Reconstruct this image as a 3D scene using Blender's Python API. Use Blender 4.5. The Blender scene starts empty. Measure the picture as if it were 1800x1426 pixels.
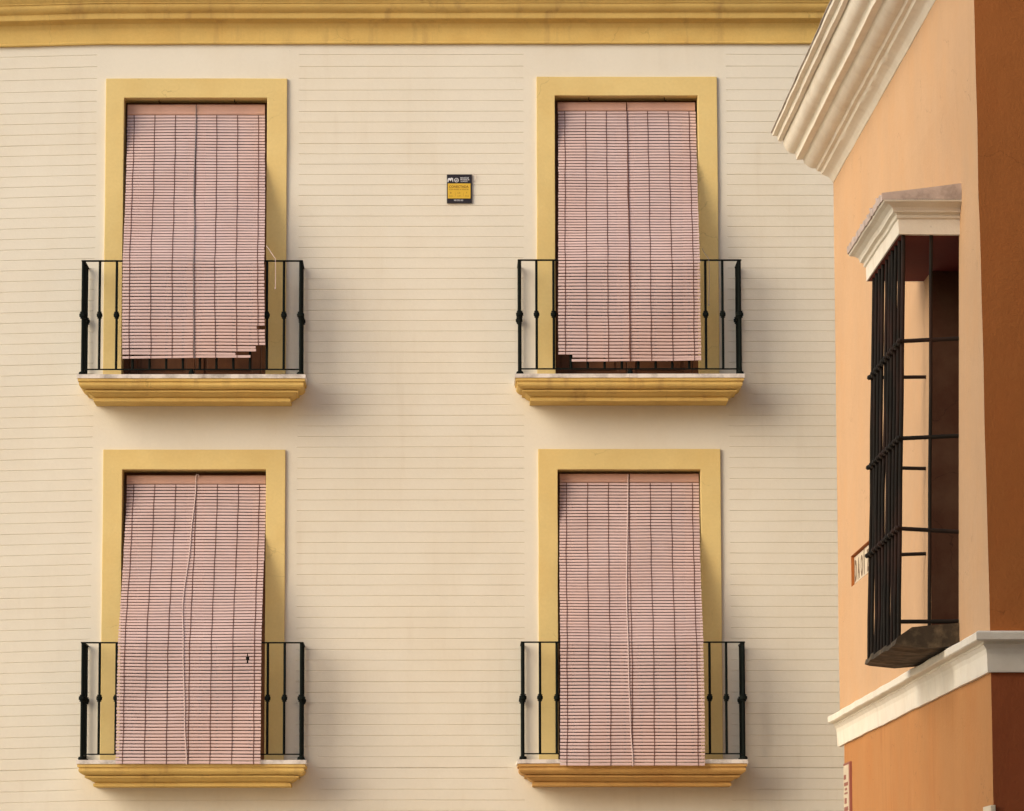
import bpy, bmesh, math, random
from mathutils import Vector, noise
R = math.radians
sc = bpy.context.scene
COL = sc.collection
random.seed(7)

# ---------------------------------------------------------------- camera
F, U0, V0, HORIZON = 7367.0, 800.0, 713.0, 1700.0      # long lens, measured in photograph pixels
PITCH = math.atan((HORIZON - V0) / F)
CAM = Vector((0.0, -37.0, 1.6))
cd = bpy.data.cameras.new('camera'); cam = bpy.data.objects.new('camera', cd); COL.objects.link(cam)
cam.location = CAM; cam.rotation_euler = (R(90) + PITCH, 0, 0)
cd.sensor_width = 36; cd.lens = 36 * F / 1800; cd.shift_x = (900 - U0) / 1800
cd.clip_start = 0.5; cd.clip_end = 2000
sc.camera = cam

# ---------------------------------------------------------------- sky, sun, exposure
SUN_AZ, SUN_EL = 57.0, 27.0            # degrees left of the facade normal, degrees up
w = bpy.data.worlds.new('World'); sc.world = w; w.use_nodes = True
nt = w.node_tree; bg = nt.nodes['Background']
sky = nt.nodes.new('ShaderNodeTexSky'); sky.sky_type = 'NISHITA'; sky.sun_disc = False
sky.sun_elevation = R(SUN_EL); sky.sun_rotation = R(180 + SUN_AZ)
sky.dust_density = 2.0
nt.links.new(sky.outputs[0], bg.inputs[0]); bg.inputs[1].default_value = 0.165
sl = bpy.data.lights.new('sun', 'SUN'); so = bpy.data.objects.new('sun', sl); COL.objects.link(so)
sl.energy = 1.9; sl.angle = R(44); sl.color = (1.0, 0.87, 0.68)
sdir = Vector((-math.sin(R(SUN_AZ)) * math.cos(R(SUN_EL)), -math.cos(R(SUN_AZ)) * math.cos(R(SUN_EL)), math.sin(R(SUN_EL))))
so.rotation_euler = sdir.to_track_quat('Z', 'Y').to_euler(); so.location = (-10, -30, 30)
sc.view_settings.view_transform = 'Standard'; sc.view_settings.look = 'None'
sc.view_settings.exposure = 0.24; sc.view_settings.gamma = 1
sc.cycles.max_bounces = 8

# ---------------------------------------------------------------- measuring helpers
FW = Vector((0, math.cos(PITCH), math.sin(PITCH))); UP = Vector((0, -math.sin(PITCH), math.cos(PITCH)))
def ray(u, v): return Vector(((u - U0) / F, 0, 0)) + UP * ((V0 - v) / F) + FW
def P(u, v, y):                          # point seen at (u, v) on the plane world-y = y
    d = ray(u, v); return CAM + d * ((y - CAM.y) / d.y)
def X(u, v, y=0.0): return P(u, v, y).x
def Z(v, y=0.0): return P(U0, v, y).z

# ---------------------------------------------------------------- mesh helpers
class MB:
    def __init__(s): s.v = []; s.f = []
    def add(s, vs, fs):
        o = len(s.v); s.v += [Vector(p) for p in vs]; s.f += [tuple(o + i for i in f) for f in fs]
    def box(s, x0, x1, y0, y1, z0, z1):
        s.add([(x0,y0,z0),(x1,y0,z0),(x1,y1,z0),(x0,y1,z0),(x0,y0,z1),(x1,y0,z1),(x1,y1,z1),(x0,y1,z1)],
              [(0,3,2,1),(4,5,6,7),(0,1,5,4),(1,2,6,5),(2,3,7,6),(3,0,4,7)])
    def tube(s, pts, r, n=8, cap=True):
        pts = [Vector(p) for p in pts]; rs = r if isinstance(r, (list, tuple)) else [r] * len(pts)
        vs = []; fs = []; prev = None
        for i, p in enumerate(pts):
            t = (pts[min(i+1, len(pts)-1)] - pts[max(i-1, 0)]).normalized()
            a = prev if prev is not None else (Vector((1,0,0)) if abs(t.x) < 0.8 else Vector((0,0,1)))
            a = (a - t * a.dot(t)).normalized(); prev = a; b = t.cross(a)
            for k in range(n):
                q = 2 * math.pi * k / n; vs.append(p + (a * math.cos(q) + b * math.sin(q)) * rs[i])
        for i in range(len(pts) - 1):
            for k in range(n):
                k2 = (k + 1) % n; fs.append((i*n+k, i*n+k2, (i+1)*n+k2, (i+1)*n+k))
        if cap: fs.append(tuple(range(n-1, -1, -1))); fs.append(tuple((len(pts)-1)*n + k for k in range(n)))
        s.add(vs, fs)
    def build(s, name, mat, parent=None, bevel=0, smooth=False, seg=2):
        root = parent
        while root is not None and root.parent is not None: root = root.parent
        off = root.location.copy() if root is not None else Vector((0,0,0))
        me = bpy.data.meshes.new(name); me.from_pydata([p - off for p in s.v], [], s.f); me.update()
        bm = bmesh.new(); bm.from_mesh(me)
        bmesh.ops.remove_doubles(bm, verts=bm.verts, dist=0.00005)
        bmesh.ops.recalc_face_normals(bm, faces=bm.faces)
        if bevel:
            es = [e for e in bm.edges if len(e.link_faces) == 2 and e.calc_face_angle(0) > 0.6]
            bmesh.ops.bevel(bm, geom=es, offset=bevel, segments=seg, profile=0.5, affect='EDGES', clamp_overlap=True)
        bm.to_mesh(me); bm.free()
        if smooth:
            for p in me.polygons: p.use_smooth = True
            me.set_sharp_from_angle(angle=R(smooth if smooth is not True else 180))
        o = bpy.data.objects.new(name, me); COL.objects.link(o); me.materials.append(mat)
        if parent is not None: o.parent = parent
        return o
def empty(name, loc, label, cat, group=None):
    o = bpy.data.objects.new(name, None); COL.objects.link(o); o.location = loc
    o['label'] = label; o['category'] = cat
    if group: o['group'] = group
    bpy.context.view_layer.update(); return o
def wob(p, a, s, seed=0.0): return a * noise.noise(Vector(p) * s + Vector((seed, seed * 1.7, seed * .3)))

class Frame:                             # local frame on a wall: a along, o outward, z up
    def __init__(s, org, along, out): s.org = Vector(org); s.a = Vector(along).normalized(); s.o = Vector(out).normalized()
    def w(s, a, o, z): q = s.org + s.a * a + s.o * o; q.z = z; return q
    def hit(s, u, v, out=0.0):           # (along, z) where the sight line meets the plane at distance out
        d = ray(u, v); o = s.org + s.o * out
        t = (o - CAM).dot(s.o) / d.dot(s.o); q = CAM + d * t
        return (q - o).dot(s.a), q.z

def moulding3(mb, fr, a0, a1, prof, zref, nseg=16, amp=0.0015, cap=True, into=-0.015, seed=1.0):
    """moulded block on a wall with mitred returns; prof = (out, dz) list, insets follow out"""
    om = max(p[0] for p in prof); rows = []
    for out, dz in prof:
        ins = om - out; l, r = a0 + ins, a1 - ins; row = [(l, into), (l, out * .5)]
        row += [(l + (r - l) * k / nseg, out) for k in range(nseg + 1)] + [(r, out * .5), (r, into)]
        pts = []
        for a, o in row:
            q = fr.w(a, o, zref + dz)
            if o > 0: q += fr.o * wob(q, amp, 3.0, seed) + Vector((0, 0, wob(q, amp * 1.3, 2.2, seed + 5) + wob(q, amp*.6, 14, seed)))
            pts.append(q)
        rows.append(pts)
    n = len(rows[0]); vs = [p for r in rows for p in r]; fs = []
    for i in range(len(rows) - 1):
        for k in range(n - 1): fs.append((i*n+k, i*n+k+1, (i+1)*n+k+1, (i+1)*n+k))
    if cap:
        for base in (0, (len(rows) - 1) * n):
            for k in range(n // 2): 
                a, b, c, d = base + k, base + k + 1, base + n - 2 - k, base + n - 1 - k
                if b < c: fs.append((a, b, c, d))
                elif a < b and b == c: fs.append((a, b, d))
    mb.add(vs, fs)

# ---------------------------------------------------------------- materials
def material(name, col, rough=0.85, var=0.06, vscale=0.9, bump=0.15, bscale=120, tint=None, tamt=0.0, tscale=2.0,
             metallic=0.0, streak=0.0, streakcol=(0.2,0.15,0.1), spec=0.3, speck=0.0, crack=0.0, band=0.0):
    m = bpy.data.materials.new(name); m.use_nodes = True; n = m.node_tree.nodes; L = m.node_tree.links
    b = n['Principled BSDF']; b.inputs['Roughness'].default_value = rough; b.inputs['Metallic'].default_value = metallic
    b.inputs['Specular IOR Level'].default_value = spec
    tc = n.new('ShaderNodeTexCoord')
    def nz(scale, det=4, vec=None, rough_=0.6):
        t = n.new('ShaderNodeTexNoise'); t.inputs['Scale'].default_value = scale; t.inputs['Detail'].default_value = det
        t.inputs['Roughness'].default_value = rough_
        L.new(vec if vec else tc.outputs['Object'], t.inputs['Vector']); return t.outputs['Fac']
    def ramp(sock, a, c):
        r = n.new('ShaderNodeMapRange'); r.inputs['From Min'].default_value = a; r.inputs['From Max'].default_value = c
        L.new(sock, r.inputs['Value']); return r.outputs['Result']
    def mix(f, a, c, mode='MIX'):
        x = n.new('ShaderNodeMix'); x.data_type = 'RGBA'; x.blend_type = mode
        if isinstance(f, float): x.inputs[0].default_value = f
        else: L.new(f, x.inputs[0])
        for s_, v_ in ((6, a), (7, c)):
            if isinstance(v_, tuple): x.inputs[s_].default_value = (*v_, 1)
            else: L.new(v_, x.inputs[s_])
        return x.outputs[2]
    def scale(f, k):
        q = n.new('ShaderNodeMath'); q.operation = 'MULTIPLY'; q.inputs[1].default_value = k; L.new(f, q.inputs[0]); return q.outputs[0]
    c = mix(ramp(nz(vscale, 6), 0.3, 0.7), tuple(x * (1 - var) for x in col), tuple(min(1, x * (1 + var)) for x in col))
    c = mix(scale(ramp(nz(bscale * .35, 3), 0.35, 0.65), var * 2.2), c, tuple(x * .72 for x in col))
    if band:
        mp2 = n.new('ShaderNodeMapping'); mp2.inputs['Scale'].default_value = (1.2, .3, 30); L.new(tc.outputs['Object'], mp2.inputs[0])
        c = mix(scale(ramp(nz(1.0, 2, mp2.outputs[0]), .35, .68), band * 2), c, tuple(x * .68 for x in col))
        c = mix(scale(ramp(nz(1.1, 4), .45, .8), .35), c, (.60, .36, .26))
    if tint: c = mix(scale(ramp(nz(tscale, 5), 0.45, 0.75), tamt), c, tint)
    if streak:
        mp = n.new('ShaderNodeMapping'); mp.inputs['Scale'].default_value = (9, 9, .7); L.new(tc.outputs['Object'], mp.inputs[0])
        s1 = ramp(nz(1.0, 5, mp.outputs[0]), 0.52, 0.75); s2 = ramp(nz(.8, 3), 0.45, 0.65)
        q = n.new('ShaderNodeMath'); q.operation = 'MULTIPLY'; L.new(s1, q.inputs[0]); L.new(s2, q.inputs[1])
        c = mix(scale(q.outputs[0], streak), c, streakcol)
    if speck:
        c = mix(scale(ramp(nz(38, 2), 0.74, 0.80), speck), c, (0.12, 0.08, 0.05))
    if crack:
        wn = n.new('ShaderNodeTexNoise'); wn.inputs['Scale'].default_value = 3.0; wn.inputs['Detail'].default_value = 5; L.new(tc.outputs['Object'], wn.inputs['Vector'])
        dv = n.new('ShaderNodeVectorMath'); dv.operation = 'MULTIPLY_ADD'; L.new(wn.outputs['Color'], dv.inputs[0]); dv.inputs[1].default_value = (.5, .5, .5); L.new(tc.outputs['Object'], dv.inputs[2])
        vo = n.new('ShaderNodeTexVoronoi'); vo.feature = 'DISTANCE_TO_EDGE'; vo.inputs['Scale'].default_value = 1.1; L.new(dv.outputs[0], vo.inputs['Vector'])
        lt = n.new('ShaderNodeMath'); lt.operation = 'LESS_THAN'; lt.inputs[1].default_value = .0028; L.new(vo.outputs['Distance'], lt.inputs[0])
        q = n.new('ShaderNodeMath'); q.operation = 'MULTIPLY'; L.new(lt.outputs[0], q.inputs[0]); L.new(ramp(nz(1.3, 2), .50, .58), q.inputs[1])
        c = mix(scale(q.outputs[0], crack), c, tuple(x * .35 for x in col))
    L.new(c, b.inputs['Base Color'])
    if bump:
        bp = n.new('ShaderNodeBump'); bp.inputs['Strength'].default_value = bump; bp.inputs['Distance'].default_value = 0.004
        h = n.new('ShaderNodeMath'); h.operation = 'ADD'; L.new(nz(bscale, 4), h.inputs[0]); L.new(scale(nz(bscale * .08, 4), 2.0), h.inputs[1])
        L.new(h.outputs[0], bp.inputs['Height']); L.new(bp.outputs[0], b.inputs['Normal'])
    return m
M = {}
M['cream'] = material('cream stucco', (.715, .67, .565), var=.035, vscale=.5, bump=.25, bscale=90, tint=(.60,.50,.34), tamt=.28, tscale=.8, streak=.22, streakcol=(.50,.40,.28), speck=.25)
M['surround'] = material('yellow surround paint', (.68, .52, .22), var=.07, vscale=1.2, bump=.3, bscale=110, tint=(.60,.36,.09), tamt=.25, speck=.2, crack=.32)
M['ochre'] = material('ochre moulding paint', (.64, .44, .14), var=.09, vscale=2, bump=.3, bscale=110, tint=(.50,.27,.06), tamt=.35, tscale=3, streak=.85, streakcol=(.30,.17,.07), speck=.2, crack=.32)
M['ochre_old'] = material('browned ochre moulding paint', (.55, .32, .10), var=.09, vscale=2, bump=.3, bscale=110, tint=(.40,.18,.05), tamt=.5, tscale=3, streak=.6, streakcol=(.3,.15,.05), speck=.3, crack=.3)
M['marble'] = material('white marble', (.72, .66, .60), rough=.5, var=.05, vscale=5, bump=.1, tint=(.16,.13,.11), tamt=.8, tscale=8)
M['iron'] = material('dark green iron', (.004, .0065, .005), rough=.8, var=.3, vscale=8, bump=.2, bscale=200, spec=.12)
M['slat'] = material('faded pink slats', (.65, .485, .47), rough=.6, band=.16, var=.07, vscale=3, bump=.12, bscale=160, tint=(.58,.36,.30), tamt=.3, tscale=1.4, speck=.15)
M['head'] = material('pink head board', (.56, .34, .27), rough=.6, var=.06, vscale=5, bump=.15, tint=(.45,.25,.14), tamt=.4)
M['string'] = material('brown binding', (.11, .042, .03), rough=.8, bump=0)
M['cord_dark'] = material('weathered grey cord', (.20, .17, .17), rough=.9, bump=0)
M['cord_light'] = material('pale nylon cord', (.62, .48, .45), rough=.7, bump=0)
M['wood'] = material('brown door wood', (.13, .05, .02), rough=.5, var=.2, vscale=6, bump=.2, bscale=60)
M['glass'] = material('dark door glass', (.012, .010, .010), rough=.12, bump=0, spec=.6)
M['peach'] = material('peach wall paint', (.57, .36, .20), var=.05, vscale=.9, bump=.7, bscale=55, tint=(.62,.34,.15), tamt=.4, tscale=1.4, streak=.22, streakcol=(.5,.27,.12), speck=.2, crack=.32)
M['lower'] = material('burnt ochre plinth paint', (.47, .215, .070), var=.06, vscale=1.2, bump=.7, bscale=55, tint=(.46,.17,.04), tamt=.5, tscale=1.6, streak=.6, streakcol=(.30,.12,.04), speck=.3, crack=.32)
M['front'] = material('shade deepened front paint', (.43, .145, .034), var=.06, vscale=1.0, bump=.7, bscale=55, tint=(.38,.09,.016), tamt=.4, tscale=1.0, streak=.2, streakcol=(.3,.07,.02), crack=.32)  # side wall's coat, deepened so the colour carries the front face's shade
M['front_low'] = material('shade deepened front plinth', (.28, .072, .020), var=.06, vscale=1.0, bump=.7, bscale=55, tint=(.24,.035,.012), tamt=.4)  # side plinth's coat with the front face's shade put into the colour
M['trim'] = material('off white lime trim', (.79, .73, .61), var=.05, vscale=2.5, bump=.5, bscale=60, tint=(.55,.42,.28), tamt=.25, tscale=3, streak=.3, streakcol=(.4,.31,.22), speck=.3)
M['lead'] = material('weathered grey capping', (.32, .27, .22), var=.25, vscale=8, bump=.6, bscale=50)
M['hoodtop'] = material('stained plaster hood', (.56, .45, .39), var=.08, vscale=5, bump=.8, bscale=40, tint=(.12,.09,.07), tamt=.6, tscale=9)
M['concrete'] = material('weathered concrete ledge', (.055, .04, .024), var=.25, vscale=8, bump=.8, bscale=35, tint=(.26,.19,.11), tamt=.6, tscale=10)
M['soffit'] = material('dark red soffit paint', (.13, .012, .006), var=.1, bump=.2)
M['bar'] = material('old painted bars', (.010, .0075, .0045), rough=.85, var=.3, vscale=9, bump=.5, bscale=90, tint=(.06,.02,.012), tamt=.6, tscale=2)
M['black'] = material('black sign print', (.018, .014, .018), rough=.4, bump=0, var=.02)
M['signyel'] = material('yellow sign print', (.66, .42, .04), rough=.4, bump=0, var=.03)
M['white'] = material('white print', (.75, .75, .78), rough=.4, bump=0, var=.02)
M['brown'] = material('brown print', (.16, .07, .01), rough=.4, bump=0, var=.02)
M['tile'] = material('glazed cream tile', (.70, .60, .44), rough=.35, bump=.1, bscale=30, var=.06, vscale=8)
M['letter'] = material('grey brown glaze', (.16, .10, .05), rough=.35, bump=0)
M['redtile'] = material('red tile border', (.30, .10, .07), rough=.4, bump=.1)
M['recess'] = material('shade darkened recess', (.08, .028, .012), bump=.4, bscale=60, tint=(.18,.11,.06), tamt=.4, tscale=2.5, crack=.5)  # reveal's shade is mixed into this dark base colour
M['ground'] = material('street paving', (.50, .43, .33), var=.15, vscale=.6, bump=.4, bscale=20)
M['far'] = material('tan plaster', (.55, .42, .28), var=.06, vscale=.5, bump=.3)  # even tan plaster for the two added shading houses

# ---------------------------------------------------------------- ground
g = MB(); g.add([(-300,-300,0),(300,-300,0),(300,300,0),(-300,300,0)], [(0,1,2,3)])
go = g.build('street', M['ground']); go['kind'] = 'structure'

# ================================================================ cream apartment house
FA = Frame((0, 0, 0), (1, 0, 0), (0, -1, 0))
house = empty('apartment_house', (0, 0, 0), 'cream apartment house with fine grooved stucco, mustard cornice and four balcony windows', 'house')
def droop(x):                            # the left end of the house runs slightly out of level
    xl = X(170, 700); return -0.022 * min(1.6, max(0.0, (xl - x) / .85)) - 0.0012 * (x - xl if x < xl + 4 else 4) * -1

WIN = [  # outer l, outer r, outer top, inner l, inner r, inner top, slab l, slab r, slab top v
    dict(o=(187, 505, 139), i=(219, 470, 173), s=(135, 537, 658), pos='upper left'),
    dict(o=(943, 1260, 136), i=(975, 1226, 169), s=(905, 1309, 657), pos='upper right'),
    dict(o=(182, 502, 791), i=(216, 468, 826), s=(134, 538, 1336), pos='lower left'),
    dict(o=(946, 1266, 790), i=(980, 1231, 826), s=(909, 1315, 1335), pos='lower right')]
SLAB_OUT = 0.47
for q in WIN:
    vt = q['o'][2]; q['ox'] = (X(q['o'][0], vt), X(q['o'][1], vt)); q['oz'] = Z(vt)
    q['ix'] = (X(q['i'][0], vt), X(q['i'][1], vt)); q['iz'] = Z(q['i'][2])
    q['sx'] = (X(q['s'][0], q['s'][2], -SLAB_OUT), X(q['s'][1], q['s'][2], -SLAB_OUT)); q['sz'] = Z(q['s'][2], -SLAB_OUT)

ZC = Z(79)                               # underside of the cornice
# --- grooved wall as one sheet
def wall_sheet():
    x0, x1 = -6.5, 9.5
    cols = {x0, x1}; k = x0
    while k < x1: cols.add(round(k, 3)); k += 0.13
    edges = [X(164, 700), X(523, 700), X(921, 700), X(1281, 700), X(130, 690), X(558, 690), X(890, 690), X(1328, 690)]
    for e in edges: cols.add(e - .002); cols.add(e + .002)
    for q in WIN: cols.update((q['ox'][0] + .06, q['ox'][1] - .06))
    cols = sorted(cols)
    cc = [cols[0]]
    for c in cols[1:]:
        if c - cc[-1] > 0.0015: cc.append(c)
    cols = cc
    zs = []; v = 97.0; step = 20.5; gz = []
    for i in range(9):
        gz.append(Z(v)); v += (20.8 if i < 3 else 18.75)
    while gz[-1] > 0.3: gz.append(gz[-1] - 0.0948)
    def inmask(x, z):
        bl = edges[0] < x < edges[1]; br = edges[2] < x < edges[3]
        if bl and z > Z(1385): return True
        if br: return True
        for q in WIN:
            if abs(z - (q['sz'] - .09)) < .16 and q['sx'][0] - .04 < x < q['sx'][1] + .11: return True
        return False
    rows = [(ZC + .1, 0)]
    hw = 0.0028
    for z in gz: rows += [(z + hw * 1.6, 0), (z + hw * .3, 1), (z - hw * .5, 1), (z - hw, 0)]
    for q in WIN: rows += [(q['oz'] - .05, 0), (q['sz'] - .05, 0)]
    rows += [(0, 0)]
    rows.sort(key=lambda r: -r[0]); mb = MB(); n = len(cols); vs = []
    for z, dp in rows:
        for x in cols:
            d = 0.0
            if dp and not inmask(x, z): d = 0.0045 + .0012 * noise.noise(Vector((x * 2, 3, z * 7)))
            zz = z + (droop(x) if 0.05 < z else 0) + .0028 * noise.noise(Vector((x * .9, 1.3, z * 3))) * (1 if z > .05 else 0)
            y = .004 * noise.noise(Vector((x * .8, 0, z * .8))) + .0012 * noise.noise(Vector((x * 5, 4, z * 5)))
            vs.append((x, y + d, zz))
    fs = []
    for i in range(len(rows) - 1):
        zm = (rows[i][0] + rows[i+1][0]) / 2
        for k in range(n - 1):
            xm = (cols[k] + cols[k+1]) / 2; skip = False
            for q in WIN:
                if q['ox'][0] + .055 < xm < q['ox'][1] - .055 and q['sz'] - .05 < zm < q['oz'] - .05: skip = True
            if not skip: fs.append((i*n+k, (i+1)*n+k, (i+1)*n+k+1, i*n+k+1))
    mb.add(vs, fs)
    # the far sides and back, a real thickness to the house
    mb.add([(x0, .02, 0), (x0, 9, 0), (x0, 9, 11), (x0, .02, 11), (x1, .02, 0), (x1, 9, 0), (x1, 9, 11), (x1, .02, 11)],
           [(0,1,2,3), (4,7,6,5), (1,5,6,2), (3,2,6,7)])
    return mb
wo = wall_sheet().build('wall', M['cream'], house)

# --- cornice
def long_moulding(fr, a0, a1, prof, zf, n, amp, seed, zoff=None):
    mb = MB(); vs = []; m = len(prof)
    for k in range(n + 1):
        a = a0 + (a1 - a0) * k / n
        for j, (o, dz) in enumerate(prof):
            q = fr.w(a, o, zf + dz + (zoff(a) if zoff else 0))
            q += fr.o * (wob(q, amp, 2.5, seed + j * .1) + wob(q, amp * .5, 11, seed)) + Vector((0, 0, wob(q, amp, 2.0, seed + 9) + wob(q, amp * .5, 9, seed + j * .35)))
            vs.append(q)
    fs = [(k*m+j, (k+1)*m+j, (k+1)*m+j+1, k*m+j+1) for k in range(n) for j in range(m - 1)]
    fs += [tuple(range(m)), tuple(n*m + j for j in range(m - 1, -1, -1))]
    mb.add(vs, fs); return mb
cprof = [(-.02,0),(.030,0),(.034,.006),(.034,.016),(.024,.024),(.022,.135),(.026,.15),(.045,.185),(.085,.205),(.125,.212),
         (.130,.222),(.130,.262),(.138,.268),(.160,.276),(.185,.300),(.192,.318),(.192,.335),(.205,.338),(.207,.346),(.225,.362),(.252,.392),(.268,.425),(.270,.445),(.29,.45),(.295,.49),(.33,.52),(.33,.60),(-.02,.66)]
long_moulding(FA, -6.5, 9.5, cprof, ZC, 90, .0025, 2, droop).build('cornice', M['ochre'], house, smooth=30)

# --- window surround, reveal, door
def surround(q):
    x0, x1 = q['ox']; a, b = q['ix']; zt, zi, zb = q['oz'], q['iz'], q['sz'] - .02
    mb = MB(); yf, yb = -.026, .03
    def wall_pts(pts):
        out = []
        for i in range(len(pts)):
            p, r = Vector(pts[i]), Vector(pts[(i+1) % len(pts)]); n = max(1, int((r - p).length / .12))
            out += [p + (r - p) * k / n for k in range(n)]
        return out
    # front sheets in strips so the edge wobbles a little
    def strip(l0, l1, nn):
        vs = []; fs = []
        for k in range(nn + 1):
            t = k / nn
            for s_ in (l0, l1):
                p = Vector(s_[0]).lerp(Vector(s_[1]), t); vs.append(p)
        for k in range(nn): fs.append((2*k, 2*k+1, 2*k+3, 2*k+2))
        mb.add(vs, fs)
    n1 = 22
    O = [(x0, zb), (x0, zt), (x1, zt), (x1, zb)]; I = [(a, zb), (a, zi), (b, zi), (b, zb)]
    for e in range(3):
        o0, o1, i0, i1 = O[e], O[e+1], I[e], I[e+1]
        f = lambda p, y: (p[0], y, p[1])
        strip((f(o0, yb), f(o1, yb)), (f(o0, yf), f(o1, yf)), n1)
        strip((f(o0, yf), f(o1, yf)), (f(i0, yf), f(i1, yf)), n1)
        strip((f(i0, yf), f(i1, yf)), (f(i0, .27), f(i1, .27)), n1)
    for i, p in enumerate(mb.v):
        mb.v[i] = p + Vector((wob(p, .0022, 2.5, x0), wob(p, .001, 4, 3), wob(p, .0022, 2.5, 7 + x0)))
    return mb
def door(q):
    a, b = q['ix']; zt, zb = q['iz'], q['sz']; y = .20; mid = (a + b) / 2
    fr = MB(); fr.box(a - .01, a + .05, y, y + .06, zb - .01, zt + .01); fr.box(b - .05, b + .01, y, y + .06, zb - .01, zt + .01); fr.box(a + .05, b - .05, y, y + .06, zt - .05, zt + .01)
    d = fr.build('balcony_door', M['wood'], house, bevel=.003)
    for l, r in ((a + .053, mid - .003), (mid + .003, b - .053)):
        lf = MB(); s = .075
        lf.box(l, l + s, y + .012, y + .05, zb + .01, zt - .055); lf.box(r - s, r, y + .012, y + .05, zb + .01, zt - .055)
        for z0, z1 in ((zb + .01, zb + .10), (zb + .52, zb + .60), (zb + 1.2, zb + 1.25), (zt - .15, zt - .055)): lf.box(l + s, r - s, y + .014, y + .048, z0, z1)
        lf.box(l + s + .03, r - s - .03, y + .018, y + .046, zb + .13, zb + .49); lf.box(l + s, r - s, y + .028, y + .042, zb + .10, zb + .52)
        lf.build('door_leaf', M['wood'], d, bevel=.003)
        gl = MB(); gl.box(l + s, r - s, y + .03, y + .036, zb + .60, zb + 1.2); gl.box(l + s, r - s, y + .03, y + .036, zb + 1.25, zt - .15)
        gl.build('glass', M['glass'], d)
    bk = MB(); bk.box(a, b, y + .07, y + .09, zb, zt); bk.build('inner_panel', M['wood'], d)

# --- balcony: moulded slab, marble top, railing
SPROF = [(.462,-.036),(.462,-.064),(.448,-.068),(.446,-.080),(.452,-.088),(.452,-.104),(.444,-.120),(.425,-.136),(.398,-.144),(.380,-.147),
         (.380,-.152),(.402,-.154),(.402,-.170),(.380,-.173),(.370,-.182),(.352,-.198),(.330,-.212),(.316,-.219),(.316,-.224),(.332,-.227),(.332,-.257)]
SPROF = [(o, (d + .036) * .84 - .036) for o, d in SPROF]
def baluster(x, y, z0, z1, zk, r, foot, par, name='baluster'):
    mb = MB(); pts = [(z0, r), (zk - .031, r), (zk - .030, r * 1.75), (zk - .022, r * 1.75), (zk - .020, r * 1.3), (zk - .017, r * 1.9), (zk - .012, r * 2.25), (zk + .012, r * 2.25),
                      (zk + .017, r * 1.9), (zk + .020, r * 1.3), (zk + .022, r * 1.75), (zk + .030, r * 1.75), (zk + .031, r), (z1, r)]
    mb.tube([(x + .0015 * math.sin(z * 40), y, z) for z, _ in pts], [k for _, k in pts], 10)
    if foot:
        fz = z0; mb.tube([(x, y, fz + .034), (x, y, fz + .028), (x, y, fz + .012), (x, y, fz)], [r * 1.1, r * 2.0, r * 2.3, r * 1.7], 10)
    return mb.build(name, M['iron'], par, smooth=False)
def balcony(q, idx):
    l, r = q['sx']; zt = q['sz']
    mb = MB(); moulding3(mb, FA, l + .008, r - .008, SPROF, zt, 26, .003, seed=idx * 3.1)
    b = mb.build('balcony', M['ochre_old'] if idx == 3 else M['ochre'], house)
    for i, (u0, u1) in enumerate(((l, (l + r) / 2 - .001), ((l + r) / 2 + .001, r))):
        s = MB(); n = 14; vs = []
        for k in range(n + 1):
            x = u0 + (u1 - u0) * k / n; j = wob((x, idx, 0), .002, 9) ; e = wob((x, idx, 4), .0025, 16)
            vs += [(x, .03, zt), (x, -SLAB_OUT + j, zt + e * .3), (x, -SLAB_OUT + j * 1.3, zt - .035 + e), (x, .03, zt - .035)]
        fs = [(4*k+c, 4*k+(c+1) % 4, 4*k+4+(c+1) % 4, 4*k+4+c) for k in range(n) for c in range(4)] + [(3,2,1,0), (4*n, 4*n+1, 4*n+2, 4*n+3)]
        s.add(vs, fs); s.build('marble_slab', M['marble'], b)
    yr = -.40; dv = {0: (147, 529, 459), 1: (913.5, 1299.5, 457.5), 2: (146, 530, 1130), 3: (919, 1306, 1129)}[idx]
    xl, xr = X(dv[0], dv[2], yr), X(dv[1], dv[2], yr); zr = Z(dv[2], yr); zk = zr - .485; zlow = zt + .052
    hr = MB(); hr.box(xl - .018, xr + .018, yr - .016, yr + .016, zr - .006, zr + .006)
    hr.box(xl - .017, xl + .015, yr + .016, .03, zr - .006, zr + .006); hr.box(xr - .015, xr + .017, yr + .016, .03, zr - .006, zr + .006)
    hr.build('handrail', M['iron'], b, bevel=.002)
    lo = MB(); lo.box(xl + .01, xr - .01, yr - .009, yr + .009, zlow - .005, zlow + .006)
    lo.box(xl - .009, xl + .009, yr + .010, .03, zlow - .005, zlow + .006); lo.box(xr - .009, xr + .009, yr + .010, .03, zlow - .005, zlow + .006)
    lo.build('bottom_rail', M['iron'], b)
    for k in range(14):
        x = xl + (xr - xl) * k / 13; corner = k in (0, 13)
        baluster(x + random.uniform(-.002, .002) * (not corner), yr, zt if corner else zlow, zr - .006, zk, .0145 if corner else .0115, corner, b, 'corner_post' if corner else 'baluster')
    for x in (xl, xr):
        baluster(x, yr + .19, zlow, zr - .006, zk, .0115, False, b); baluster(x, -.045, zt, zr - .006, zk, .0135, True, b, 'wall_post')
    ft = MB(); xm = (xl + xr) / 2; ft.tube([(xm, yr, zt + .06), (xm, yr, zt + .04), (xm, yr, zt + .018), (xm, yr, zt)], [.008, .02, .026, .014], 10)
    ft.build('rail_foot', M['iron'], b)
    return dict(xl=xl, xr=xr, zr=zr, yr=yr, zt=zt, b=b)
BAL = []
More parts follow.
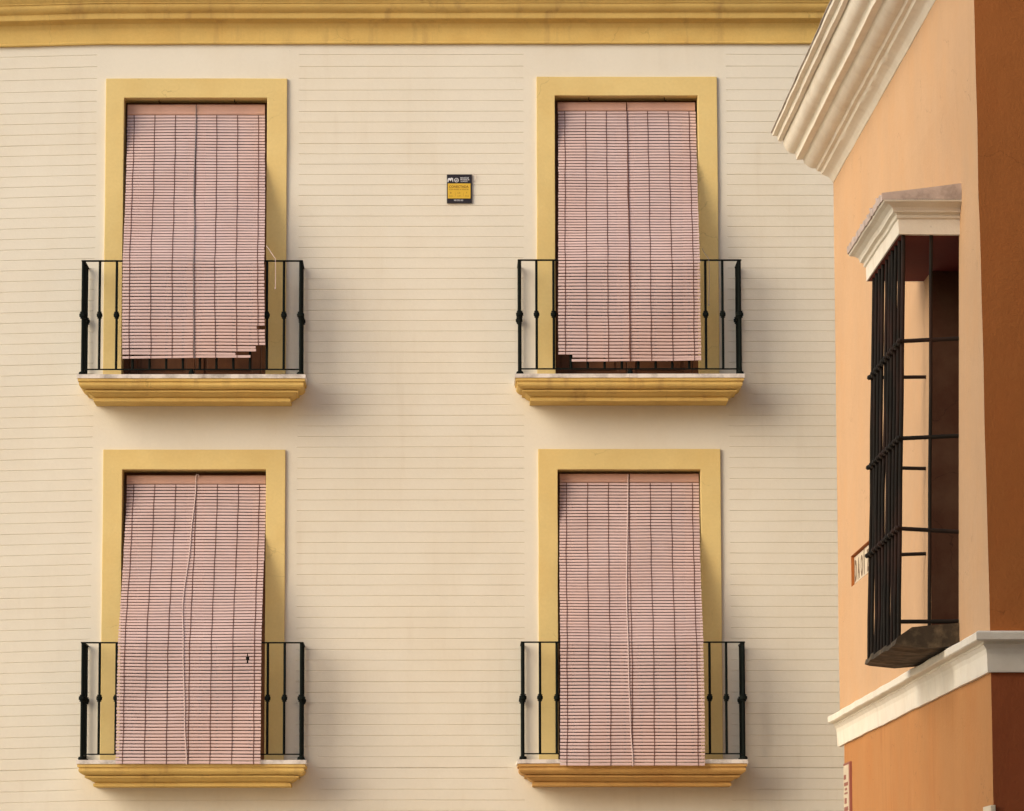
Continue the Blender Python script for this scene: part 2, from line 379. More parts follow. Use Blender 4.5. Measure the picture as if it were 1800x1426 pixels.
for i, q in enumerate(WIN):
    surround(q).build('window_surround', M['surround'], house, bevel=.004)
    door(q); BAL.append(balcony(q, i))
    for t in ((.24, .77) if i < 2 else ()):
        hk = MB(); hx = q['ix'][0] + (q['ix'][1] - q['ix'][0]) * t; hz = q['iz']
        hk.tube([(hx, .06, hz + .01), (hx, .06, hz - .022), (hx + .008, .05, hz - .034), (hx + .016, .06, hz - .026)], .0035, 6)
        hk.build('lintel_hook', M['iron'], house)

# ================================================================ roller blinds
def blind(idx, top, bot_c, headv, slatv, botv, label, rail_out, bot_out, cuts=None, lean=0.0):
    q = WIN[idx]; B = BAL[idx]; yh = .085
    zh0, zh1 = Z(headv, yh), Z(slatv, yh)
    cx = X(top, headv, yh); W = 246 / 199.6 * 1.0035; zb = Z(botv, -bot_out); cb = X(bot_c, botv, -bot_out)
    root = empty('roller_blind', (cx, -.1, zb), label, 'blind', 'pink slatted blinds hung over the balcony rails')
    # side profile: slack from the head board to the handrail, then straight down outside it
    ctrl = []; zr = B['zr'] + .012
    for k in range(25):
        t = k / 24; sag = -.05 * math.sin(math.pi * t) * (1 - .3 * t)
        ctrl.append((-yh + (rail_out + yh) * t ** 1.06 + sag, zh1 + (zr - zh1) * t))
    ctrl.append((rail_out + .008, zr - .05))
    for k in range(1, 9): ctrl.append((rail_out + .01 + (bot_out - rail_out - .01) * k / 8, zr - .05 + (zb - zr + .05) * k / 8))
    S = [0.0]
    for a, b in zip(ctrl, ctrl[1:]): S.append(S[-1] + math.hypot(b[0] - a[0], b[1] - a[1]))
    def at(s):
        s = max(0, min(S[-1] - 1e-6, s)); k = 0
        while S[k+1] < s: k += 1
        t = (s - S[k]) / (S[k+1] - S[k]); a, b = ctrl[k], ctrl[k+1]
        return a[0] + (b[0] - a[0]) * t, a[1] + (b[1] - a[1]) * t, (b[0] - a[0]) / (S[k+1] - S[k]), (b[1] - a[1]) / (S[k+1] - S[k])
    L = S[-1]
    def ctr(s): return cx + (cb - cx) * (s / L) ** 1.3 + .004 * math.sin(s * 2.1 + idx)
    n = int(round(L / .0292)); pitch = L / n; sm = MB(); seg = 12
    def gr(s): return 1 + .018 * s / L
    def surf(x, s, off=0.0):             # point on the hanging sheet
        o, z, to, tz = at(s); u = (x - ctr(s)) / W
        bow = .010 * math.sin(s * 3 + idx * 2 + u * 2.2) * min(1, s) + .006 * math.cos(u * 9 + s * 5 + idx)
        no = -tz; nz_ = to                # outward normal in (out, z)
        oo = o + no * (off) + bow * (.3 if abs(s) < .2 else .6); zz = z + nz_ * off
        return Vector((x, -oo, zz + .003 * noise.noise(Vector((x * 2.5, s * 1.4, idx * 4))) - lean * u * min(1, s)))
    for i in range(n):
        s0 = i * pitch + .0016 + random.uniform(-.0002, .0002); h = pitch - .0086 + random.uniform(-.0003, .0003); fb = n - 1 - i
        c = ctr(s0); l, r = c - W * gr(s0) / 2 + random.uniform(-.0025, .0015), c + W * gr(s0) / 2 + random.uniform(-.0015, .0025)
        spans = [(l, r)]
        if cuts and fb in cuts: spans = [(l if a is None else l + a, r if b is None else l + b) for a, b in cuts[fb]]
        tilt = random.uniform(-.0012, .0012)
        if cuts and fb in cuts and fb < 4: tilt = (-.010, .006, -.005, .004)[fb]
        for (xa, xb) in spans:
            ns = max(1, int(seg * (xb - xa) / W)); vs = []; fs = []
            for k in range(ns + 1):
                x = xa + (xb - xa) * k / ns; tz = tilt * (k / ns - .5)
                vs += [surf(x, s0 + tz, -.002), surf(x, s0 + tz, .0022), surf(x, s0 + h * .5 + tz, .0038), surf(x, s0 + h + tz, .0022), surf(x, s0 + h + tz, -.002)]
            for k in range(ns):
                for c_ in range(5): fs.append((5*k+c_, 5*k+(c_+1) % 5, 5*k+5+(c_+1) % 5, 5*k+5+c_))
            fs += [(4,3,2,1,0), tuple(5*ns + c_ for c_ in range(5))]
            sm.add(vs, fs)
    sheet = sm.build('slat_sheet', M['slat'], root)
    for k in range(7):
        off = (k - 3) * .1865; smax = L
        if cuts:
            for fb in sorted(cuts):
                ok = any((a is None or a < off + W / 2) and (b is None or b > off + W / 2) for a, b in cuts[fb])
                if not ok and fb < 4: smax = min(smax, L - (fb + 1) * pitch)
        pts = []; m = int(smax / .045)
        for j in range(m + 1):
            s = smax * j / m; x = ctr(s) + off * gr(s) + .0015 * math.sin(s * 17 + k) + wob((s, k, idx), .004, 2.0)
            pts.append(surf(x, s, .0042 + .0008 * (j % 2)))
        st = MB(); st.tube(pts, .0034, 5); st.build('binding_string', M['string'], root)
    # head board: two moulded lengths
    for a, b in ((cx - W / 2, cx - .004), (cx + .004, cx + W / 2)):
        hb = MB(); pr = [(yh + .025, zh1 + .004), (yh - .004, zh1 + .004), (yh - .010, zh1 + .012), (yh - .010, zh1 + .024), (yh - .004, zh1 + .032), (yh - .002, zh0 - .012), (yh + .004, zh0), (yh + .025, zh0)]
        vs = [(x, y, z) for x in (a, b) for y, z in pr]; m = len(pr)
        hb.add(vs, [tuple(range(m)), tuple(range(2*m-1, m-1, -1))] + [(j, (j+1) % m, m + (j+1) % m, m + j) for j in range(m)])
        hb.build('head_board', M['head'], root)
    return dict(root=root, surf=surf, ctr=ctr, L=L, cx=cx, W=W, zh0=zh0, zh1=zh1, yh=yh, at=at)
E = .0
bl = []
def pxw(p): return p / 203.0
bl.append(blind(0, 345, 341.5, 184, 203, 631, 'pink slatted blind with broken stepped lower right corner, over upper left balcony', .43, .445,
    {0: [(None, pxw(229))], 1: [(None, pxw(202))], 2: [(None, pxw(239))], 3: [(None, pxw(239))], 9: [(None, pxw(241))]}))
bl.append(blind(1, 1101, 1107.5, 180, 196, 636, 'pink slatted blind with small piece missing at lower left corner, over upper right balcony', .43, .445,
    {0: [(pxw(24), None)], 1: [(pxw(25), None)]}))
bl.append(blind(2, 345, 329.5, 836, 852, 1344, 'pink slatted blind drifting left with small dark hole, over lower left balcony', .43, .50,
    {30: [(None, pxw(229)), (pxw(232), None)], 31: [(None, pxw(227)), (pxw(233), None)], 32: [(None, pxw(229)), (pxw(231), None)]}))
bl.append(blind(3, 1106, 1111, 833, 849, 1347, 'intact pink slatted blind with pale cord wandering across it, over lower right balcony', .43, .50))
def cord_on(b, pts, mat, r, hook):       # pts: (fraction along length, sideways offset)
    q = []
    for j in range(61):
        t = j / 60
        for (a, x0), (c, x1) in zip(pts, pts[1:]):
            if a <= t <= c:
                k = (t - a) / (c - a); off = x0 + (x1 - x0) * (k * k * (3 - 2 * k)); break
        s = t * b['L']; q.append(b['surf'](b['ctr'](s) + off, s, .010))
    top = Vector((q[0].x, -(-b['yh']) - .016, b['zh0'] - .01)); q = [top] + q
    mb = MB(); mb.tube(q, r, 6)
    if hook: mb.tube([top + Vector((0, .004, 0)), top + Vector((.004, -.004, .014)), top + Vector((.018, -.004, .016)), top + Vector((.028, 0, .004)), top + Vector((.022, .004, -.008))], r * 1.1, 6)
    return mb.build('pull_cord', mat, b['root'])
cord_on(bl[0], [(0, 0), (.3, -.012), (.5, .002), (1, .004)], M['cord_dark'], .0042, False)
cord_on(bl[1], [(0, 0), (.5, .006), (1, .004)], M['string'], .003, False)
cord_on(bl[2], [(0, -.005), (.2, -.035), (.45, -.075), (.6, -.055), (.85, -.035), (1, -.012)], M['cord_light'], .0042, True)
cord_on(bl[3], [(0, -.012), (.45, -.035), (.7, -.030), (.85, -.018), (1, .004)], M['cord_light'], .0042, False)
# loose cord ends beside the upper blinds
def loose(b, pts, mat, r): mb = MB(); mb.tube(pts, r, 6); mb.tube([pts[-1], pts[-1] - Vector((0, 0, .012))], r * 2, 6); mb.build('loose_cord', mat, b['root'])
loose(bl[0], [P(468, 432, -.36), P(472, 437, -.37), P(477, 445, -.39), P(484, 455, -.42), P(484.5, 480, -.42), P(484, 506, -.42)], M['cord_light'], .0028)
loose(bl[1], [P(1234, 437, -.36), P(1239, 446, -.38), P(1246, 455, -.42), P(1247, 480, -.42), P(1246, 535, -.42)], M['cord_dark'], .0025)

# ================================================================ text
def text_mesh(mb, txt, height, to_world, x0, width=None, bold=0.0):
    cu = bpy.data.curves.new('t', 'FONT'); cu.body = txt; cu.size = 1; cu.offset = bold; cu.resolution_u = 3
    ob = bpy.data.objects.new('t', cu); COL.objects.link(ob); dg = bpy.context.evaluated_depsgraph_get()
    me = ob.evaluated_get(dg).to_mesh(); vs = [v.co.copy() for v in me.vertices]; fs = [tuple(p.vertices) for p in me.polygons]
    ob.evaluated_get(dg).to_mesh_clear(); bpy.data.objects.remove(ob); bpy.data.curves.remove(cu)
    xa, xb = min(v.x for v in vs), max(v.x for v in vs); ya, yb = min(v.y for v in vs), max(v.y for v in vs)
    sy = height / (yb - ya); sx = (width / (xb - xa)) if width else sy
    mb.add([to_world(x0 + (v.x - xa) * sx, (v.y - ya) * sy) for v in vs], fs)

# ================================================================ alarm sign
sx0, sx1, sz0, sz1 = X(785.5, 330), X(829.5, 330), Z(358), Z(307.5)
SW, SH = sx1 - sx0, sz1 - sz0
sg = empty('alarm_sign', ((sx0 + sx1) / 2, -.02, sz0), 'small black and yellow alarm company sign fixed to the cream wall between the upper windows', 'sign')
YS = -.0175
b_ = MB(); b_.box(sx0, sx1, YS, -.004, sz0, sz1); b_.build('panel', M['black'], sg, bevel=.001)
def SG(dy): return lambda x, z: Vector((sx0 + x * SW, YS - dy, sz0 + z * SH))
def rrect(mb, x0, x1, z0, z1, dy): mb.box(sx0 + x0 * SW, sx0 + x1 * SW, YS - dy, YS - .0002, sz0 + z0 * SH, sz0 + z1 * SH)
y_ = MB(); rrect(y_, .035, .945, .165, .685, .0012); y_.build('yellow_field', M['signyel'], sg)
def st(mb, t, x, z, wd, h, dy, bold=.0):
    S_ = SG(dy); text_mesh(mb, t, h, lambda a, b: S_(x + a, z + b), 0, wd, bold)
wt = MB()
S_ = SG(.0012)
mpts = [(.045,.73),(.055,.80),(.075,.86),(.10,.865),(.12,.82),(.14,.785),(.165,.83),(.19,.875),(.22,.87),(.235,.80),(.24,.74)]
wt.tube([S_(a, b) for a, b in mpts], [.0035,.006,.0062,.0065,.007,.0075,.007,.0065,.006,.005,.003], 6)
circ = [S_(.385 + .078 * math.cos(t * math.pi / 12), .80 + .078 * SW / SH * math.sin(t * math.pi / 12)) for t in range(25)]
wt.tube(circ, .0028, 5)
for k in (-1, 0, 1): wt.tube([S_(.34, .775 + k * .025), S_(.43, .815 + k * .025)], .0015, 4)
wt.build('emblem', M['white'], sg); wt = MB(); st(wt, 'MOVISTAR', .54, .855, .34, .045, .0014, .01); st(wt, 'PROSEGUR', .54, .795, .36, .045, .0014, .01); st(wt, 'ALARMAS', .54, .735, .28, .042, .0014)
st(wt, '900 202 202', .28, .075, .37, .05, .0014, .01)
wt.build('white_lettering', M['white'], sg)
bt = MB(); st(bt, 'CONECTADA', .09, .53, .78, .085, .0016, .02); st(bt, 'CON AVISO A POLICIA', .09, .455, .78, .048, .0016, .005)
for cx_ in (.16, .49, .80):
    st(bt, {.16: '8', .49: 'C A', .80: 'Y'}[cx_], cx_ - .03 * (2 if cx_ == .49 else 1), .33, .05 * (2.2 if cx_ == .49 else 1), .06, .0016)
    st(bt, {.16: 'AVISO', .49: 'ALARMA', .80: 'POLICIA'}[cx_], cx_ - .07, .235, .15, .03, .0016)
for cx_ in (.335, .655): bt.box(sx0 + cx_ * SW, sx0 + (cx_ + .006) * SW, YS - .0016, YS - .0014, sz0 + .24 * SH, sz0 + .37 * SH)
bt.build('dark_lettering', M['brown'], sg)
lp = MB()
lp.tube([P(829, 310, -.006), P(833, 305, -.01), P(837, 308, -.012), P(838, 313, -.01), P(835, 318, -.008), P(831, 319, -.006)], .0016, 5)
lp.build('wire_loop', M['cord_light'], sg)

# ================================================================ orange corner house
YN = -37 + 26.5
dvp = ray(690, HORIZON); dvp.z = 0; dvp.normalize()
N0 = P(1685, 1100, YN); N0.z = 0
OS = Frame(N0, dvp, Vector((-dvp.y, dvp.x, 0)))      # side wall, a grows away from the camera, o towards the alley (left)
aC, _ = OS.hit(1741, 1118); aF, _ = OS.hit(1472, 900); aF2, _ = OS.hit(1484.5, 1345)
C = OS.w(aC, 0, 0)
OF = Frame(C, (1, 0, 0), (0, -1, 0))                  # front wall
ohouse = empty('corner_house', OS.w(aC, 0, 0), 'orange corner house with off-white mouldings and a caged window, right of the cream house', 'house')
zbelt_b = OS.hit(1475, 1310, .02)[1]; zb2 = OS.hit(1738, 1181, .02)[1]
ZB0 = zb2                                              # underside of the belt
ZTOP = 11.0
gn = 0.0                     # grille wall contacts
wn, wf = -.005, OS.hit(1637, 800, -.02)[0]                   # window opening in the wall
zhood = OS.hit(1685, 415, -.042)[1]; zled = OS.hit(1685, 1101)[1]
pl0, plz1 = OS.hit(1496.5, 978); _, plz0 = OS.hit(1496.5, 1032); pl1, _ = OS.hit(1533, 990)
def smooth(t): t = max(0.0, min(1.0, t)); return t * t * (3 - 2 * t)
def LN(a, z):                             # the old wall leans in by some 4 cm around the top of the caged window
    w_ = smooth((a - aC) / (-.15 - aC)) * (1 - smooth((a - 2.0) / 2.2))
    v_ = max(0.0, (z - zled) / (zhood - zled)) if z < zhood + .25 else (1.1 * (1 - smooth((z - zhood - .25) / .8)))
    return -.042 * w_ * v_
def side_wall(z0, z1, a0, a1, holes, mat, name, amp=.006):
    As = {a0, a1}; Zs = {z0, z1}; k = a0
    while k < a1: As.add(k); k += .22
    k = z0
    while k < z1: Zs.add(k); k += .22
    for h in holes: As.update(h[:2]); Zs.update(h[2:4])
    As, Zs = sorted(As), sorted(Zs)
    As = [a for i, a in enumerate(As) if i == 0 or a - As[i-1] > .004 or any(a in h[:2] for h in holes)]
    mb = MB(); n = len(As); vs = []
    for z in Zs:
        for a in As:
            j = wob((a, 0, z), amp, .9, 4) + wob((a, 1, z), amp * .25, 4, 2); ln = LN(a, z)
            if any(h[0] - .01 <= a <= h[1] + .01 and h[2] - .01 <= z <= h[3] + .01 for h in holes): j *= .1
            aj = 0.0
            q = OS.w(a, j + ln, z)
            if a == a0: q = C + Vector((wob((0, 0, z), .006, 2.0, 3) + BAT(z), 0, 0)); q.z = z
            vs.append(q)
    fs = []
    for i in range(len(Zs) - 1):
        for k in range(n - 1):
            am, zm = (As[k] + As[k+1]) / 2, (Zs[i] + Zs[i+1]) / 2
            if any(h[0] < am < h[1] and h[2] < zm < h[3] for h in holes): continue
            fs.append((i*n+k, i*n+k+1, (i+1)*n+k+1, (i+1)*n+k))
    mb.add(vs, fs); return mb.build(name, mat, ohouse)
def BAT(z): return -.0085 * (z - ZB0) if z > ZB0 else -.002 * (z - ZB0)
HW = (wn, wf, zled - .05, zhood + .02); HP = (pl1, pl0, plz0, plz1) if pl1 < pl0 else (pl0, pl1, plz0, plz1)
ZM = ZB0 + .08
side_wall(ZM, ZTOP, aC, aF, [HW, HP], M['peach'], 'side_wall')
side_wall(0, ZM, aC, aF2, [], M['lower'], 'side_wall_plinth')
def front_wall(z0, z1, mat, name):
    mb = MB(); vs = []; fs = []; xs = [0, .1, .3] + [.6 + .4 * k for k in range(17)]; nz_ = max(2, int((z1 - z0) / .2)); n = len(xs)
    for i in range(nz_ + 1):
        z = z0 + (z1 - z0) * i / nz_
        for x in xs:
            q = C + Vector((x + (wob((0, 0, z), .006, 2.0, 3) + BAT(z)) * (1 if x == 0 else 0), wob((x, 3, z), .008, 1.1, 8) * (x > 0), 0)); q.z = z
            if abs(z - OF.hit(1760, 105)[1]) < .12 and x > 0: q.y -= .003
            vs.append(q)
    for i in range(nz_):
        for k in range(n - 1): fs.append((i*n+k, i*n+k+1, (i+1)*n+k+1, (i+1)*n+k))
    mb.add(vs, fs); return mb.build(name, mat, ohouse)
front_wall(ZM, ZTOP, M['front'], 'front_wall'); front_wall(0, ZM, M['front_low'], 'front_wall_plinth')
# back and end of the house
bk = MB(); e0, e1 = OS.w(aF, 0, 0), OS.w(aF, -6.9, 0)
bk.add([OS.w(aF, 0, ZM), OS.w(aF, -6.9, ZM), OS.w(aF, -6.9, ZTOP), OS.w(aF, 0, ZTOP), OF.w(7, 0, 0), OF.w(7, 0, ZTOP), OS.w(aF2, -6.9, 0), OS.w(aF2, 0, 0), OS.w(aF2, -6.9, ZM), OS.w(aF2, 0, ZM)],
       [(0,1,2,3), (4,6,2,5), (7,6,8,9)]); bk.build('rear_wall', M['peach'], ohouse)
rf = MB(); rf.add([OS.w(aF, 0, ZTOP), OS.w(aF, -6.9, ZTOP), OF.w(7, 0, ZTOP), OS.w(aC, 0, ZTOP)], [(0,1,2,3)]); rf.build('roof', M['lead'], ohouse)

# --- main cornice along the side, profile read at its far end
def prof_from_px(pts, a_ref_plane_v):
    out = []
    for u, v in pts:                      # sight line meets the vertical plane through the far end, square to the wall
        d = ray(u, v); org = OS.w(aF, 0, 0); t = (org - CAM).dot(OS.a) / d.dot(OS.a); q = CAM + d * t
        out.append(((q - org).dot(OS.o), q.z))
    return out
cpx = [(1464,321),(1456,311),(1450,308.5),(1445,306.5),(1442.5,302),(1436.5,301),(1434,296.5),(1427,296),(1419,292),(1413.5,286),(1411.5,281),(1399.5,281.5),(1398,273),
       (1396,270),(1388,268.5),(1381,262),(1377,253),(1376,245),(1374.5,249.5),(1367.5,248.5),(1366,239.5),(1358,239),(1357,233.5)]
cp = prof_from_px(cpx, 0)
ztopc = cp[-1][1]
def refine(p):                            # round the convex rolls between the fillets
    out = []
    for i in range(len(p) - 1):
        a, b = Vector(p[i]), Vector(p[i+1]); out.append(tuple(a))
        if (b - a).length > .035 and 0 < i < len(p) - 2:
            def ang(u, v): return u.angle(v, 0)
            pa, pb = Vector(p[i-1]), Vector(p[i+2])
            ta = ((b - a).normalized() + (a - pa).normalized()) if ang(b - a, a - pa) < .7 else (b - a).normalized() * 2
            tb = ((b - a).normalized() + (pb - b).normalized()) if ang(b - a, pb - b) < .7 else (b - a).normalized() * 2
            L_ = (b - a).length
            for t in (.33, .67):
                h0 = 2*t**3 - 3*t*t + 1; h1 = t**3 - 2*t*t + t; h2 = -2*t**3 + 3*t*t; h3 = t**3 - t*t
                q_ = a * h0 + ta * (h1 * L_ / 2) + b * h2 + tb * (h3 * L_ / 2); out.append(tuple(q_))
    out.append(p[-1]); return out
full = [(-.02, cp[0][1] - .004)] + cp + [(-.02, ztopc + .12)]
long_moulding(OS, aC - .45, aF, refine(full), 0, 90, .0035, 11).build('cornice', M['trim'], ohouse, smooth=38)
cap_ = [(cp[-1][0] + .002, ztopc - .004), (cp[-1][0] + .008, ztopc - .002), (cp[-1][0] + .008, ztopc + .010), (cp[-1][0] - .05, ztopc + .03), (cp[-1][0] - .05, ztopc + .01)]
long_moulding(OS, aC - .46, aF + .01, cap_, 0, 60, .004, 15).build('cornice_capping', M['lead'], ohouse)

# --- belt course round the corner, mitred
h_ = OS.hit(1738, 1181, .02)[1]
bp_ = [(-.02, 0), (.018, 0), (.020, .012), (.024, .11), (.030, .140), (.044, .160), (.052, .166), (.046, .172), (.048, .182), (.088, .186), (.094, .192), (.094, .232), (.084, .242), (-.02, .25)]
mb = MB(); vs = []; m = len(bp_); st_pts = 44
for k in range(st_pts + 1 + 18):
    for o, dz in bp_:
        if k <= st_pts:
            t = k / st_pts; a = aF + .03 + (aC - o - aF - .03) * t; q = OS.w(a, o, ZB0 + dz)
            if k == st_pts: q = Vector((C.x - o, C.y - o, ZB0 + dz))
        else:
            x = (k - st_pts) * .38; q = C + Vector((x, -o, 0)); q.z = ZB0 + dz
        if o > 0: q = q + Vector((wob(q, .004, 3.1, 2) + wob(q, .002, 12, 2), 0, wob(q, .006, 1.7, 6) + wob(q, .0035, 8, dz * 3)))
        vs.append(q)
K = st_pts + 19
mb.add(vs, [(k*m+j, (k+1)*m+j, (k+1)*m+j+1, k*m+j+1) for k in range(K - 1) for j in range(m - 1)] + [tuple(range(m))])
mb.build('belt_course', M['trim'], ohouse)

# --- window: reveal and shutter
wd = MB(); dpt = -.32
q = lambda a, o, z: OS.w(a, o + LN(a, z), z)
wd.add([q(wf, 0, HW[2]), q(wf, dpt, HW[2]), q(wf, dpt, HW[3]), q(wf, 0, HW[3]), q(wn, 0, HW[2]), q(wn, dpt, HW[2]), q(wn, dpt, HW[3]), q(wn, 0, HW[3])],
       [(0,1,2,3), (4,5,6,7), (3,2,6,7), (0,1,5,4)])
win = wd.build('window', M['recess'], ohouse)
sh = MB(); sh.add([q(wf, dpt, HW[2]), q(wn, dpt, HW[2]), q(wn, dpt, HW[3]), q(wf, dpt, HW[3])], [(0,1,2,3)]); sh.build('shutter', M['wood'], win)

# --- hood over the grille
def out_at(u, v, a):                             # how far out a sight line passes at position a along the wall
    d = ray(u, v); org = OS.w(a, 0, 0); t = (org - CAM).dot(OS.a) / d.dot(OS.a); q_ = CAM + d * t; return (q_ - org).dot(OS.o), q_.z
G_OUT = out_at(1583, 419, -.03)[0]; G_TOP = out_at(1588, 430, 0)[0]; G_BOT = out_at(1580, 1120, 0)[0]; L_OUT = out_at(1550, 356, -.1)[0]
zh = zhood
gf = OS.hit(1536, 490, G_TOP)[0]; HFAR = OS.hit(1490, 443, L_OUT)[0]
hprof = [(G_OUT + .012, 0), (G_OUT + .014, .098), (G_OUT + .026, .104), (G_OUT + .030, .116), (G_OUT + .022, .122), (G_OUT + .030, .132), (G_OUT + .050, .138), (G_OUT + .052, .15), (G_OUT + .060, .168), (G_OUT + .085, .186), (G_OUT + .10, .190), (L_OUT - .012, .194), (L_OUT - .008, .200), (L_OUT - .008, .210)]
mb = MB(); moulding3(mb, OS, gn - (L_OUT - G_OUT) - .02, HFAR, hprof, zh, 14, .004, seed=4, into=-.1)
hood = mb.build('window_hood', M['trim'], ohouse)
tp = MB(); a0_, a1_ = gn - (L_OUT - G_OUT) - .02, HFAR; n = 14; vs = []
n = 40
for k in range(n + 1):
    a = a0_ + (a1_ - a0_) * k / n; j = wob((a, 5, 0), .028, 14)
    vs += [OS.w(a, -.1, zh + .206), OS.w(a, L_OUT + .002 + j * .3, zh + .206 + j * .3), OS.w(a, L_OUT + .006 + j * .7, zh + .250 + j * .9), OS.w(a, L_OUT * .5, zh + .278 + j * .3), OS.w(a, -.1, zh + .322)]
tp.add(vs, [(5*k+c, 5*k+5+c, 5*k+5+(c+1) % 5, 5*k+(c+1) % 5) for k in range(n) for c in range(5)] + [(0,1,2,3,4), (5*n+4, 5*n+3, 5*n+2, 5*n+1, 5*n)])
tp.build('hood_top', M['hoodtop'], hood)
sfar = HFAR - (L_OUT - G_OUT) - .005; sf = MB(); sf.add([OS.w(gn + .01, -.3, zh + .02), OS.w(sfar, -.3, zh + .02), OS.w(sfar, G_OUT - .01, zh + .02), OS.w(gn + .01, G_OUT - .01, zh + .02),
                   OS.w(gn + .01, -.3, zh - .003), OS.w(sfar, -.3, zh - .003), OS.w(sfar, G_OUT + .005, zh - .003), OS.w(gn + .01, G_OUT + .005, zh - .003)],
                  [(0,1,2,3), (7,6,5,4), (0,3,7,4), (1,5,6,2), (3,2,6,7), (0,4,5,1)]); sf.build('hood_soffit', M['soffit'], hood)
def GO(z): return G_TOP + (G_BOT - G_TOP) * max(0.0, min(1.05, (zh - z) / (zh - zled)))
# --- ledge under the grille
lg = MB(); n = 14; vs = []; LO = GO(zled) + .02; la0, la1 = gn - .03, OS.hit(1520, 1177, LO)[0]
for k in range(n + 1):
    a = la0 + (la1 - la0) * k / n; j = wob((a, 9, 1), .03, 9); j2 = wob((a, 2, 1), .02, 7, 3)
    vs += [OS.w(a, -.02, zled - .125), OS.w(a, LO * .5, zled - .135 + j2 * 1.2), OS.w(a, LO - .03, zled - .12 + j2 * .8), OS.w(a, LO + j * .4, zled - .115 + j * .4), OS.w(a, LO + j2 * .4 - .004, zled - .085 + j * .9),
           OS.w(a, LO - .10, zled - .012 + j * .3), OS.w(a, LO * .45, zled + .004), OS.w(a, -.02, zled + .02)]
lg.add(vs, [(8*k+c, 8*k+8+c, 8*k+8+(c+1) % 8, 8*k+(c+1) % 8) for k in range(n) for c in range(8)] + [tuple(range(8)), tuple(8*n + c for c in range(7, -1, -1))])
lg.build('window_ledge', M['concrete'], ohouse)
# --- iron cage
def bar(p0, p1, r, bend=.004, seed=0, n=10):
    mb = MB(); p0, p1 = Vector(p0), Vector(p1); pts = []
    for k in range(n + 1):
        t = k / n; p = p0.lerp(p1, t); e = 1 if 0 < k < n else 0
        p = p + Vector((wob((seed, t * 4, 0), bend, 1), wob((seed, t * 4, 7), bend, 1), 0)) * e; pts.append(p)
    mb.tube(pts, r, 8); return mb
levels = [out_at(1587, v, 0)[1] for v in (600, 771, 929, 1093)]
cage = bar(OS.w(gn, GO(zled), zled - .08), OS.w(gn, G_TOP, zh), .0135, .006, 1).build('window_cage', M['bar'], ohouse)
zb_, zt_ = zled - .09, zh + .0
for k in range(1, 10):
    a = gn + (gf - gn) * k / 9
    bar(OS.w(a, GO(zb_), zb_), OS.w(a, G_TOP + random.uniform(-.004, .004), zt_), .0122, .010, k).build('upright_bar', M['bar'], cage)
bar(OS.w(gn, G_BOT * .49, zled - .02), OS.w(gn, G_TOP * .43, zt_), .0115, .006, 22).build('upright_bar', M['bar'], cage)
bar(OS.w(gf, G_BOT * .49, zled - .02), OS.w(gf, G_TOP * .45, zt_), .0115, .006, 23).build('upright_bar', M['bar'], cage)
for i, z in enumerate(levels):
    sl_ = (.02, .02, -.025, .003)[i]
    bar(OS.w(gn, GO(z) + .01, z), OS.w(gn, -.07, z + sl_), .0135, .003, 30 + i, 6).build('cross_bar', M['bar'], cage)
    if i < 3:
        bar(OS.w(gf, GO(z) + .01, z + (.0, .012, -.012)[i]), OS.w(gf, -.07, z + .004), .0125, .003, 40 + i, 6).build('cross_bar', M['bar'], cage)
        mb = bar(OS.w(gn - .02, GO(z) + .004, z), OS.w(gf + .06, GO(z) + .004, z + (.0, .012, -.012)[i]), .010, .003, 50 + i)
        for k in range(10):
            a = gn + (gf - gn) * k / 9; zz = z + (.0, .012, -.012)[i] * k / 9
            mb.tube([OS.w(a - .035, GO(z) + .012, zz + .004), OS.w(a - .02, GO(z) + .02, zz), OS.w(a + .02, GO(z) + .02, zz), OS.w(a + .035, GO(z) + .012, zz - .004)], [.006, .017, .017, .006], 7)
        mb.build('cross_bar', M['bar'], cage)

# --- street name tiles in a shallow recess
a_far, a_near = HP[1], HP[0]; RD = -.035
rc = MB(); z0, z1 = plz0, plz1
rc.add([q(a_far, .002, z0), q(a_far, RD, z0), q(a_far, RD, z1), q(a_far, .002, z1), q(a_near, .002, z0), q(a_near, RD, z0), q(a_near, RD, z1), q(a_near, .002, z1)],
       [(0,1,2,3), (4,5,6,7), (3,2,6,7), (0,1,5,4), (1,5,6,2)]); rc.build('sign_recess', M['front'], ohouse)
plq = empty('street_name_sign', q(a_far, RD, z0), 'cream glazed street name tiles set in the orange wall left of the caged window', 'sign')
nt_ = 5; tw = 1.06 / 5; ta = a_far - .012
for k in range(6):
    t0, t1 = ta - k * tw, ta - (k + 1) * tw + .004
    if t1 < a_near: break
    tb = MB(); zA, zB = z0 + .012, z1 - .012
    tb.add([q(t0, RD + .002, zA), q(t1, RD + .002, zA), q(t1, RD + .002, zB), q(t0, RD + .002, zB), q(t0, RD + .014, zA), q(t1, RD + .014, zA), q(t1, RD + .014, zB), q(t0, RD + .014, zB)],
           [(0,1,2,3), (4,5,6,7), (0,1,5,4), (1,2,6,5), (2,3,7,6), (3,0,4,7)])
    tb.build('tile', M['tile'], plq, bevel=.002)
    if k < 5:
        L_ = MB(); ch = 'DAOÍZ'[k]; hh = (zB - zA) * (.96 if ch == 'Í' else .78)
        text_mesh(L_, ch, hh, lambda a, b: q(t0 - .03 - a, RD + .0155, zA + .02 + b), 0, .07 if ch == 'Í' else .145, .035)
        L_.build('letter', M['letter'], plq)

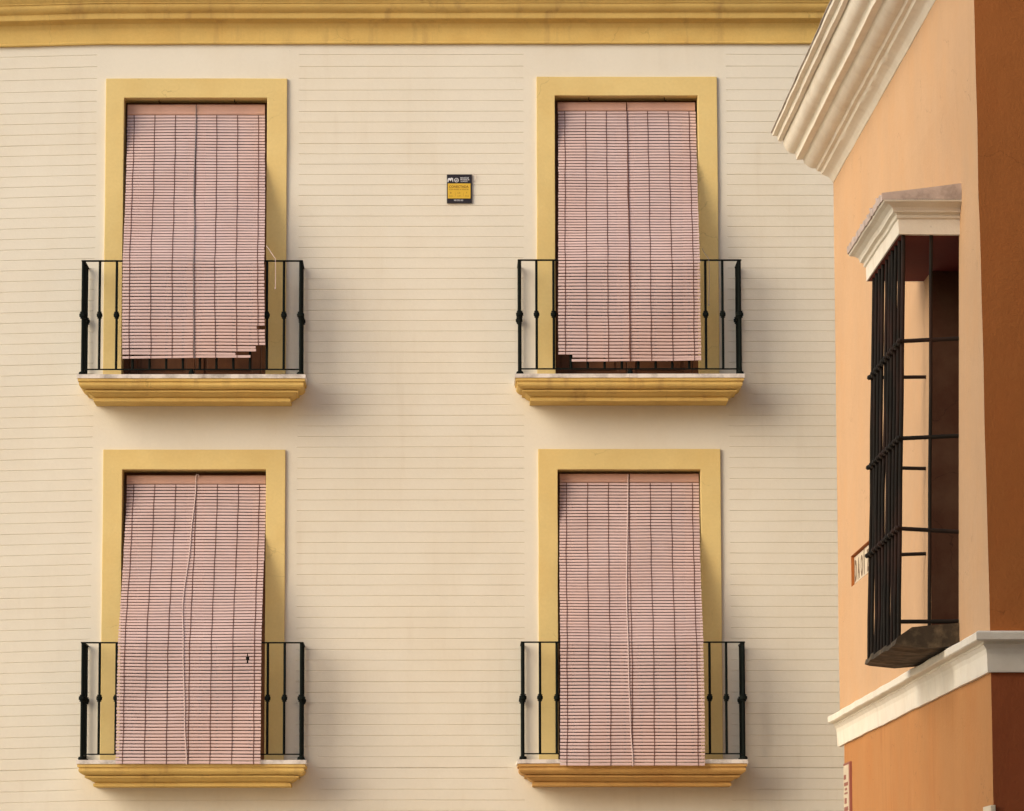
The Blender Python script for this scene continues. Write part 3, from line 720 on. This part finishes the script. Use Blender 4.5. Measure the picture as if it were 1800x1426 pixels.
# --- ceramic panel low on the side wall, and number plate
a2, zz1 = OS.hit(1487, 1343); a3, _ = OS.hit(1497.5, 1343); z_b = OS.hit(1487, 1440)[1]
cs = empty('tile_panel', OS.w((a2 + a3) / 2, 0, z_b), 'tall narrow tile panel with red border low on the orange wall by its far edge', 'sign')
def sbox(mb, a0, a1, o0, o1, z0, z1):
    mb.add([OS.w(a0, o0, z0), OS.w(a1, o0, z0), OS.w(a1, o0, z1), OS.w(a0, o0, z1), OS.w(a0, o1, z0), OS.w(a1, o1, z0), OS.w(a1, o1, z1), OS.w(a0, o1, z1)],
           [(0,1,2,3), (4,7,6,5), (0,4,5,1), (1,5,6,2), (2,6,7,3), (3,7,4,0)])
mb = MB(); sbox(mb, a3, a2, -.01, .02, z_b - .3, zz1); mb.build('border', M['redtile'], cs, bevel=.003)
mb = MB(); sbox(mb, a3 + .05, a2 - .04, .0, .024, z_b - .25, zz1 - .02); mb.build('tile_face', M['tile'], cs)
mb = MB()
for k, (t0, t1, c0, c1) in enumerate(((.22,.30,.1,.5),(.36,.42,.15,.9),(.46,.50,.3,.7),(.54,.57,.2,.8),(.64,.74,.2,.6),(.80,.88,.1,.9))):
    hh = zz1 - z_b; aa = a3 + .05; ww = a2 - a3 - .09
    sbox(mb, aa + ww * (1 - c1), aa + ww * (1 - c0), .02, .0265, zz1 - hh * t1, zz1 - hh * t0)
mb.build('painted_marks', M['redtile'], cs)
a4, zz4 = OS.hit(1733, 1419); a5, _ = OS.hit(1747, 1419)
hn = empty('house_number_plate', OS.w((a4 + a5) / 2, 0, zz4 - .16), 'small cream house number plate at the bottom near the corner of the orange wall', 'sign')
mb = MB(); sbox(mb, a5, a4, -.01, .018, zz4 - .16, zz4); mb.build('plate', M['tile'], hn, bevel=.002)
mb = MB(); sbox(mb, a5 + .08, a4 - .06, .01, .0195, zz4 - .13, zz4 - .05); mb.build('painted_mark', M['letter'], hn)

# ================================================================ unseen house across the lane, added to shade the orange front
oh = empty('front_shade_house', (8, -24, 0), 'unseen plain plastered house added outside the right edge to shade the orange front wall', 'house')
mb = MB(); mb.box(3.35, 11, -22, -14.7, 0, 14); mb.build('wall', M['far'], oh)
mb = MB(); mb.box(3.3, 11.1, -22.1, -14.65, 14, 14.2); mb.build('roof', M['lead'], oh)

lh = empty('sun_block_house', (-8, -27, 0), 'unseen plain plastered house added outside the left edge to keep sun off the orange front wall', 'house')  # unseen house, added to block sun from the orange front
mb = MB(); mb.box(-14, -3.8, -48, -20.6, 0, 13); mb.build('wall', M['far'], lh)
mb = MB(); mb.box(-14.1, -3.7, -48.1, -20.5, 13, 13.2); mb.build('roof', M['lead'], lh)
